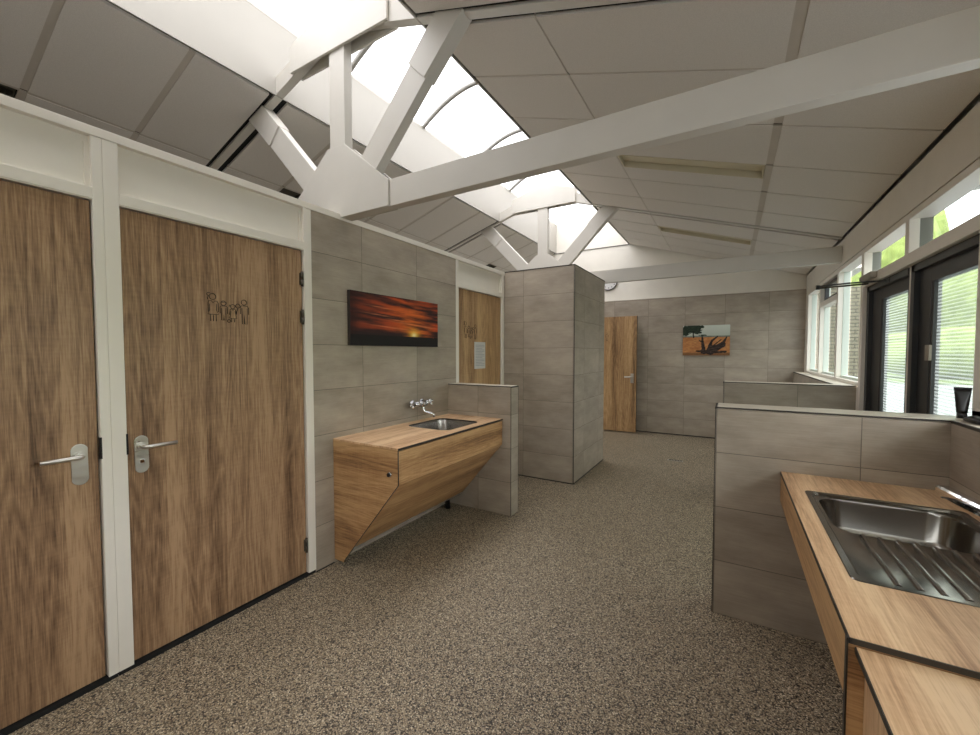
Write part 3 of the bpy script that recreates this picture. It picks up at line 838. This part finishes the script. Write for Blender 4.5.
# ------------------------------------------------------------------ sink counter on the right
ZK, XK = .8973, .2466
CY0, CY1 = 1.206, 2.7246
sx0, sx1, sy0, sy1 = .309, .835, 1.515, 2.402
root = empty('sink_counter', (XS, 1.95, 0), 'oak counter with the inset steel sink beside the right partition', 'counter')
g = G()
L = [rrect(XK, XS-.004, CY0, CY1-.001, ZK, .0008), rrect(sx0+.012, sx1-.012, sy0+.012, sy1-.012, ZK, .02), rrect(sx0+.012, sx1-.012, sy0+.012, sy1-.012, ZK-.014, .02), rrect(XK, XS-.004, CY0, CY1-.001, ZK-.014, .0008)]
g.loft(L+[L[0]], close_last=False); bmesh.ops.remove_doubles(g.bm, verts=g.bm.verts[:], dist=1e-6)
obj('worktop', g, M['top'], root, off=(.4, .3, 0))
g = G(); g.box(XK-.0022, XK+.001, CY0-.002, CY1-.002, ZK-.014, ZK-.0005); g.box(XK, XS-.004, CY0-.003, CY0+.001, ZK-.014, ZK-.0005); obj('edge_band', g, M['edge'], root)
obj('front_panel', G().box(XK, XK+.012, CY0+.012, CY1-.002, .735, ZK-.015, .001), M['cab'], root, swap=True, off=(0, .9, .77))
obj('sloping_panel', G().prism([(XK, .735), (XK+.012, .735), (.80, .052), (.79, .046)], 'y', CY0+.012, CY1-.004), M['cab'], root, swap=True)
obj('end_panel', G().prism([(XK-.003, ZK-.015), (XK-.003, .03), (XS-.004, .03), (XS-.004, ZK-.015)], 'y', CY0-.001, CY0+.012), M['cab'], root, swap=True, off=(0, 0, .2))
g = G(); g.box(XK-.0062, XK-.0028, CY0-.003, CY0+.012, .03, ZK-.002); obj('corner_profile', g, M['edge'], root)

root = empty('inset_sink', ((sx0+sx1)/2, (sy0+sy1)/2, ZK), 'stainless steel inset sink with ribbed drainer', 'sink')
bx0, bx1, by0, by1 = .352, .792, 1.945, 2.362
zr = ZK+.003
L = [rrect(sx0, sx1, sy0, sy1, ZK+.0005, .022), rrect(sx0+.002, sx1-.002, sy0+.002, sy1-.002, zr, .022), rrect(sx0+.02, sx1-.02, sy0+.02, sy1-.018, zr, .03),
     rrect(sx0+.028, sx1-.028, sy0+.028, sy1-.026, zr-.009, .03), rrect(bx0-.012, bx1+.012, by0-.012, by1+.010, zr-.010, .085), rrect(bx0-.004, bx1+.004, by0-.004, by1+.003, zr-.013, .085), rrect(bx0, bx1, by0, by1, zr-.024, .085),
     rrect(bx0+.005, bx1-.005, by0+.005, by1-.005, zr-.13, .085), rrect(bx0+.02, bx1-.02, by0+.02, by1-.02, zr-.155, .075), rrect(bx0+.06, bx1-.06, by0+.06, by1-.06, zr-.163, .06)]
g = G(); g.loft(L)
obj('basin', g, M['steel'], root, fix=False, smooth=.6)
g = G(); g.tube([((bx0+bx1)/2, (by0+by1)/2, zr-.163), ((bx0+bx1)/2, (by0+by1)/2, zr-.159)], .04, 20); obj('waste', g, M['chrome'], root)
for k in range(9):
    x = .418+k*.0465
    g = G()
    g.prism([(x-.009, zr-.0105), (x+.009, zr-.0105), (x+.004, zr-.003), (x-.004, zr-.003)], 'y', 1.552, 1.925, bev=.0015)
    obj('drainer_rib', g, M['steel'], root, smooth=.9)
root = empty('sink_mixer_tap', (.845, 1.80, ZK), 'chrome mixer tap with long flat spout over the steel sink', 'tap')
g = G(); g.tube([(.868, 1.80, ZK+.001), (.868, 1.80, ZK+.006)], .028, 20); g.tube([(.868, 1.80, ZK+.004), (.868, 1.80, ZK+.13)], [.022, .021], 18); obj('body', g, M['chrome'], root)
g = G()
path = [((.848, 1.81), ZK+.085, .022), ((.79, 1.90), ZK+.105, .021), ((.745, 2.03), ZK+.117, .022), ((.724, 2.14), ZK+.121, .022), ((.716, 2.238), ZK+.120, .021)]
L = []
for i, ((x, y), z, w) in enumerate(path):
    a = Vector(path[min(i+1, 4)][0])-Vector(path[max(i-1, 0)][0]); a.normalize(); pn = Vector((-a.y, a.x))
    ring = []
    for u, v in ((-1, -.55), (-.75, -.95), (.75, -.95), (1, -.55), (1, .6), (.7, 1), (-.7, 1), (-1, .6)):
        ring.append((x+pn.x*u*w, y+pn.y*u*w, z+v*.019))
    L.append(ring)
g.loft(L, close_first=True)
obj('spout', g, M['chrome'], root, smooth=.7)
g = G(); g.tube([(.716, 2.222, ZK+.104), (.716, 2.222, ZK+.094)], .011, 14); obj('aerator', g, M['chrome'], root)
g = G(); g.tube([(.868, 1.80, ZK+.13), (.868, 1.80, ZK+.15)], .023, 18); g.tube([(.868, 1.80, ZK+.145), (.83, 1.70, ZK+.175)], [.008, .007], 10); obj('lever', g, M['chrome'], root)

# second, slightly lower counter nearer the camera
root = empty('low_counter', (XS, .6, 0), 'slightly lower oak counter in the bottom right corner', 'counter')
ZN, XN = .8795, .2575
obj('worktop', G().box(XN, XS-.004, -.2, CY0-.003, ZN-.014, ZN), M['top'], root, off=(.1, .77, 0))
g = G(); g.box(XN-.0025, XN+.001, -.2, CY0-.003, ZN-.015, ZN-.0005); obj('edge_band', g, M['edge'], root)
obj('front_panel', G().box(XN+.016, XN+.028, -.2, CY0-.003, .30, ZN-.015), M['top'], root, off=(0, .6, 0))
obj('sloping_panel', G().prism([(XN+.016, .30), (XN+.028, .30), (.80, .052), (.79, .046)], 'y', -.2, CY0-.003), M['cab'], root, swap=True)

# things on the sill
ty, tx = 2.845, .975
tx, ty = .962, 2.84
root = empty('cream_tube', (tx, ty, HP), 'black squeeze tube standing cap down on the sill by the door', 'tube')
g = G(); g.tube([(tx, ty, HP+.0005), (tx, ty, HP+.026)], .0175, 20); obj('cap', g, M['black_plastic'], root)
L = []
ang = -.35; ca, sa = cos(ang), sin(ang)
for k in range(9):
    t = k/8; a = .0185+(.0285-.0185)*t; b = .0185*(1-t)**.8+.0012
    L.append([(tx+(a*cos(q)*ca-b*sin(q)*sa), ty+(a*cos(q)*sa+b*sin(q)*ca), HP+.026+.112*t) for q in [j*2*pi/20 for j in range(20)]])
g = G(); g.loft(L, close_first=True, smooth=True); body = obj('body', g, M['black_plastic'], root)
g = G(); z0 = HP+.138
g.prism([(tx-.029*ca, ty-.029*sa-.0012), (tx+.029*ca, ty+.029*sa-.0012), (tx+.029*ca, ty+.029*sa+.0012), (tx-.029*ca, ty-.029*sa+.0012)], 'z', z0-.001, z0+.01); obj('crimp', g, M['black_plastic'], root)

px_, py_ = .945, 2.655
root = empty('toiletry_pouch', (px_, py_, HP), 'dark low pouch lying on the sill at the right picture edge', 'pouch')
L = []
for k in range(9):
    t = k/8; w = .030*(sin(pi*(.08+.84*t)))**.6; h = .032*(sin(pi*(.04+.8*t)))**.8
    yy = py_+.085-.17*t
    L.append([(px_+w*cos(q), yy, HP+.0008+max(0, h*.5+h*.55*sin(q))) for q in [j*2*pi/16 for j in range(16)]])
g = G(); g.loft(L, close_first=True, smooth=True); pb = obj('body', g, M['black_plastic'], root)
g = G(); g.tube([(px_-.004+.004*sin(k), py_+.07-.14*k/10, HP+.0015+.032*1.04*(sin(pi*(.04+.8*(.015+.14*k/10)/.17)))**.8) for k in range(11)], .0018, 6); obj('zip', g, M['hinge'], root)

# floor drain
root = empty('floor_drain', (-.66, 6.35, 0), 'small slotted floor drain on the open floor by the far wall', 'drain')
obj('frame', G().box(-.765, -.565, 6.315, 6.385, -.003, .003, .001), M['alu'], root)
g = G()
for k in range(9):
    g.box(-.752+k*.0205, -.737+k*.0205, 6.325, 6.375, .003, .0042)
obj('slots', g, M['black'], root)

# ------------------------------------------------------------------ window wall on the right
ZS, ZH = HP, 2.506        # sill and head
XG = 1.142                # glass plane
def post(y0, y1, z0=ZS, z1=ZH, n='post', root=None, x1=1.135):
    return obj(n, G().box(XR, x1, y0, y1, z0, z1, .003), M['white'], root)
# far group of three windows
FARW = 'far right windows over the low sill'
far = [(6.085, 5.06, 'window nearest the glass door over the low sill'), (7.16, 6.085, 'window with small top vent over the low sill'), (8.17, 7.16, 'window in the far right corner over the low sill')]
nW = 1
for hi_, (ya, yb, lab) in enumerate(far):
    # opening from yb(+post) to ya
    root = empty('window_%d' % nW, (XR, (ya+yb)/2, ZS), lab, 'window', kind='structure'); nW += 1
    y0 = yb if hi_ == 0 else yb
    pw = .07
    yA, yB = yb+.0, ya                    # opening runs between yA and yB, the far post fills yB..yB+pw
    fr = G()
    fr.box(XR, 1.078, ya-pw, ya, ZS+.03, ZH-.045, .003)       # mullion on the far side
    fr.box(XR, 1.135, yb, ya, ZS, ZS+.034, .003); fr.box(XR, 1.135, yb, ya, ZH-.046, ZH, .003)
    obj('window_frame', fr, M['white'], root)
    g = G(); yo0, yo1 = yb, ya-pw
    g.box(1.078, 1.138, yo1-.004, ya-.004, ZS+.034, ZH-.046, .002); g.box(1.078, 1.138, yo0, yo0+.012, ZS+.034, ZH-.046, .002); g.box(1.078, 1.138, yo0, yo1, ZS+.034, ZS+.06, .002)
    obj('glazing_bead', g, M['bead'], root)
    if hi_ == 1:
        obj('cross_rail', G().box(XR+.002, 1.13, yo0, yo1, 2.165, 2.23, .003), M['white'], root)
        g = G(); g.box(1.07, 1.11, yo0+.02, yo0+.06, 2.235, ZH-.05); g.box(1.07, 1.11, yo1-.09, yo1-.03, 2.235, ZH-.05); g.box(1.07, 1.11, yo0+.02, yo1-.03, 2.235, 2.27); g.box(1.07, 1.11, yo0+.02, yo1-.03, ZH-.09, ZH-.05)
        obj('vent_frame', g, M['frame_dark'], root)
    obj('pane', G().box(XG, XG+.004, yo0+.01, yo1-.01, ZS+.05, ZH-.04), M['tglass'], root)
post(8.17, YB, root=None, n='trim_6'); tag(bpy.data.objects['trim_6'], 'cream corner post between far wall and windows', 'trim', kind='structure')
# post between windows and glazed door
o = post(4.985, 5.06, 0, ZH, 'trim_5', None, 1.09); tag(o, 'cream full height post between glass door and far windows', 'trim', kind='structure')

# glazed double door with lights over it
root = empty('door_5', (1.1, 3.95, 0), 'dark framed double door with striped glass in the right wall', 'door', kind='structure')
fr = G(); fr.box(XR, 1.15, 2.94, 4.985, 2.151, 2.23, .003); fr.box(XR, 1.085, 3.882, 3.955, 2.23, ZH-.045, .003); fr.box(XR, 1.15, 2.94, 4.985, ZH-.046, ZH, .003)
fr.box(XR+.035, 1.16, 3.925, 3.975, 0, 2.151, .003)
obj('door_frame', fr, M['white'], root)
for a, b in ((3.955, 4.985), (2.945, 3.882)):
    obj('fanlight', G().box(XG, XG+.004, a+.005, b-.005, 2.235, ZH-.047), M['tglass'], root)
g = G(); g.box(1.085, 1.15, 3.886, 3.951, 2.23, ZH-.046); g.box(1.09, 1.15, 4.985, 5.056, 2.23, ZH-.046); obj('glazing_bead', g, M['bead_grey'], root)
g = G(); g.box(1.09, 1.16, 4.984, 5.056, 0, 2.23); obj('outer_jamb', g, M['frame_dark'], root)
for (a, b, ga, gb) in ((3.985, 4.98, 4.08, 4.675), (2.95, 3.922, 3.05, 3.68)):
    lf = G()
    xa, xb_ = 1.09, 1.14
    lf.box(xa, xb_, a, ga, .01, 2.148, .003); lf.box(xa, xb_, gb, b, .01, 2.148, .003)
    lf.box(xa, xb_, ga, gb, .01, .12); lf.box(xa, xb_, ga, gb, 2.005, 2.148)
    # raised stop around the outside of the leaf
    lf.box(xa-.03, xa, b-.06, b, .01, 2.148); lf.box(xa-.03, xa, a, b, 2.10, 2.148)
    l = obj('door_leaf', lf, M['frame_dark'], root)
    obj('striped_pane', G().box(1.115, 1.119, ga-.005, gb+.005, .11, 2.01), M['sglass'], l)
    g = G(); g.box(1.094, 1.112, gb-.03, gb, .12, 2.005); g.box(1.094, 1.112, ga, ga+.015, .12, 2.005); obj('bead', g, M['frame_dark'], l)
    if gb < 3.9:
        obj('lock_plate', G().box(1.078, 1.093, gb-.035, gb+.03, 1.50, 1.60, .003), M['grey'], l, )
# closer with folded arm
root = empty('door_closer', (1.0, 4.75, 2.2), 'grey door closer with projecting arm above the glass door', 'door closer')
obj('body', G().box(.985, XR-.001, 4.56, 4.90, 2.178, 2.23, .006), M['grey'], root)
g = G(); g.tube([(1.01, 4.79, 2.185), (1.01, 4.79, 2.150)], .016, 14); obj('spindle', g, M['hinge'], root)
g = G(); g.tube([(1.01, 4.79, 2.155), (.70, 4.96, 2.165)], .0085, 10); obj('main_arm', g, M['hinge'], root)
g = G(); g.tube([(.70, 4.96, 2.181), (.88, 4.70, 2.16), (1.065, 4.42, 2.125)], .0075, 10); g.tube([(.70, 4.96, 2.152), (.70, 4.96, 2.192)], .016, 12); obj('forearm', g, M['frame_dark'], root)
g = G(); g.box(1.055, 1.092, 4.36, 4.50, 2.105, 2.14, .003); obj('bracket', g, M['frame_dark'], root)

# near windows over the sink sill
yy = 2.945
for k in range(4):
    ya, yb = 2.945-1.16*k, 2.945-1.16*(k+1)
    root = empty('window_%d' % nW, (XR, (ya+yb)/2, ZS), ['window beside the cream post right of the glass door', 'window over the steel sink', 'window over the lower counter', 'window beside the camera'][k], 'window', kind='structure'); nW += 1
    fr = G(); fr.box(XR, 1.135, ya-.26, ya, ZS, ZH-.045, .003); fr.box(XR, 1.135, yb, ya, ZS, ZS+.034, .003); fr.box(XR, 1.135, yb, ya, ZH-.046, ZH, .003)
    obj('window_frame', fr, M['white'], root)
    obj('pane', G().box(XG, XG+.004, yb, ya-.26, ZS+.03, ZH-.04), M['glass'], root)

root = empty('window_%d' % nW, (-.8, YF, 2.05), 'high strip window added behind the camera to bring in light', 'window', kind='structure'); nW += 1  # unseen strip window, added to light the room from the front
fr = G()
for k in range(5):
    xx = XL+(XS-.02-XL-.06)*k/4; fr.box(xx, xx+.06, YF-.12, YF, 2.05, 2.45, .003)
fr.box(XL, XS-.02, YF-.12, YF, 2.05, 2.09, .003); fr.box(XL, XS-.02, YF-.12, YF, 2.40, 2.45, .003)
obj('window_frame', fr, M['white'], root)
obj('pane', G().box(XL+.02, XS-.04, YF-.07, YF-.066, 2.07, 2.42), M['glass'], root)
# made-up passage behind the tall cubicle, its window added to light the far end
root = empty('window_%d' % nW, (XO, 6.9, .5), 'unseen window added behind the cubicle to light the far end', 'window', kind='structure')
fr = G()
for k in range(4):
    yy = 5.65+(8.25-.06-5.65)*k/3; fr.box(XO-.12, XO, yy, yy+.06, .4, 2.6, .003)
fr.box(XO-.12, XO, 5.65, 8.25, .4, .45, .003); fr.box(XO-.12, XO, 5.65, 8.25, 2.55, 2.6, .003)
obj('window_frame', fr, M['white'], root)
obj('pane', G().box(XO-.07, XO-.066, 5.67, 8.23, .43, 2.57), M['glass'], root)
# ------------------------------------------------------------------ outdoors
g = G(); g.box(-40, XO-.2, -60, 90, -.2, -.04)
structure('ground_paving_left', g, M['paving'], 'paving outside the left outer wall', 'paving')
g = G(); g.box(XR+.25, 40, -60, 90, -.2, -.04)
structure('ground_paving', g, M['paving'], 'pale paving outside the right windows', 'paving')
g = G(); g.box(7.5, 90, 29, 120, -.18, .02); g.box(24, 90, -60, 29, -.18, .02)
tag(obj('lawn', g, M['grass']), 'green lawn beyond the paving outside', 'lawn', kind='structure')
g = G(); g.box(1.18, 1.95, 8.5, 8.7, -.1, 2.6)
structure('wall_outside', g, M['brick'], 'pale brick wall seen through the far right windows', 'wall')
g = G(); g.box(XR+.19, 2.4, YF, 3.9, 2.60, 2.66); g.box(XR+.14, 1.24, 3.9, 6.7, 2.60, 2.66); g.box(XR+.14, 1.42, 6.7, YB+.3, 2.60, 2.66)
structure('ceiling_soffit', g, M['plaster'], 'pale roof overhang outside the right windows', 'soffit')
def blob(c, r, seed, sub=4, amp=.3):
    g = G(); bmesh.ops.create_icosphere(g.bm, subdivisions=sub, radius=1)
    for v in g.bm.verts:
        p = v.co.normalized(); d = 1+amp*(fbm(p.x*2.3+seed*7.1+20, p.y*2.3+p.z*1.7+30+seed, 4)-.5)*2
        v.co = Vector((c[0]+p.x*r[0]*d, c[1]+p.y*r[1]*d, c[2]+p.z*r[2]*d))
    return g
TR = [((12.6, 58), 19, 'tallest tree outside behind the left striped pane'), ((27, 62), 12, 'farther tree outside between the two striped panes'), ((18.2, 44), 8.8, 'tree outside behind the right striped pane'), ((34, 44), 8.0, 'tree outside at the right of the striped panes'), ((31, 11), 6.0, 'tree outside right of the glass door'),
      ((33, -6), 8, 'tree outside level with the steel sink'), ((30, -22), 8, 'tree outside level with the camera')]
for i, ((x, y), h, lab) in enumerate(TR):
    root = empty('tree', (x, y, 0), lab, 'tree', 'trees outside the right windows')
    obj('crown', blob((x, y, h*.52), (5.5, 6.8, h*.52), i, amp=.22), M['leaf'], root, fix=False)
    obj('trunk', G().tube([(x, y, 0), (x+.1, y, h*.3), (x, y, h*.6)], [.3, .24, .15], 10), M['bark'], root)

tag(obj('hedge', blob((15.5, 34.6, 1.5), (10, 1.7, 1.7), 11, amp=.12), M['leaf'], fix=False, base=(15.5, 34.6, 0)), 'long green hedge outside under the trees, seen through the striped panes', 'hedge')
# ------------------------------------------------------------------ light
w = bpy.data.worlds.new('overcast_sky'); sc.world = w; w.use_nodes = True
nt = w.node_tree; bg = nt.nodes['Background']
geo = nt.nodes.new('ShaderNodeTexCoord'); sep = nt.nodes.new('ShaderNodeSeparateXYZ'); nt.links.new(geo.outputs['Generated'], sep.inputs[0])
r = nt.nodes.new('ShaderNodeValToRGB'); nt.links.new(sep.outputs[2], r.inputs[0])
r.color_ramp.elements[0].position = 0; r.color_ramp.elements[0].color = (.70, .70, .74, 1)
r.color_ramp.elements[1].position = .8; r.color_ramp.elements[1].color = (1, .985, .99, 1)
nt.links.new(r.outputs[0], bg.inputs[0]); bg.inputs[1].default_value = 7.0
def portal(name, loc, rot, sx, sy):
    L = bpy.data.lights.new(name, 'AREA'); L.shape = 'RECTANGLE'; L.size = sx; L.size_y = sy
    L.cycles.is_portal = True
    o = bpy.data.objects.new(name, L); COL.objects.link(o); o.location = loc; o.rotation_euler = rot; return o
portal('skylight_daylight', (XC, (YF+YB)/2, ZTOP+.42), (0, 0, 0), 2*SKX+.5, YB-YF+.4)
portal('added_front_daylight', ((XL+XS)/2, YF-.16, 2.25), (pi/2, 0, 0), XS-XL, .4)
portal('added_passage_daylight', (XO-.16, 6.95, 1.5), (0, -pi/2, 0), 2.2, 2.6)
portal('window_daylight', (1.175, (YF+YB)/2, 1.25), (0, pi/2, 0), 2.5, YB-YF)

# ------------------------------------------------------------------ camera
cam = bpy.data.cameras.new('camera'); co = bpy.data.objects.new('camera', cam); COL.objects.link(co)
F = 406.643
cam.sensor_width = 36; cam.lens = 36*F/980; cam.clip_start = .02
yaw, pitch, roll = math.radians(-30.6658), math.radians(-2.0757), math.radians(-.0079)
f = Vector((sin(yaw)*cos(pitch), cos(yaw)*cos(pitch), sin(pitch)))
rt = Vector((cos(yaw), -sin(yaw), 0)); up = rt.cross(f)
rt2 = rt*cos(roll)+up*sin(roll); up2 = up*cos(roll)-rt*sin(roll)
m = Matrix((rt2, up2, -f)).transposed().to_4x4(); m.translation = Vector((0, 0, 1.55))
co.matrix_world = m
sc.camera = co
vs = sc.view_settings
vs.view_transform = 'Standard'; vs.look = 'None'; vs.gamma = 1; vs.use_curve_mapping = False; vs.exposure = .62
cy_ = sc.cycles
cy_.max_bounces = 10; cy_.diffuse_bounces = 7; cy_.transparent_max_bounces = 12; cy_.caustics_reflective = False; cy_.caustics_refractive = False
cy_.use_denoising = True; cy_.sample_clamp_indirect = 6
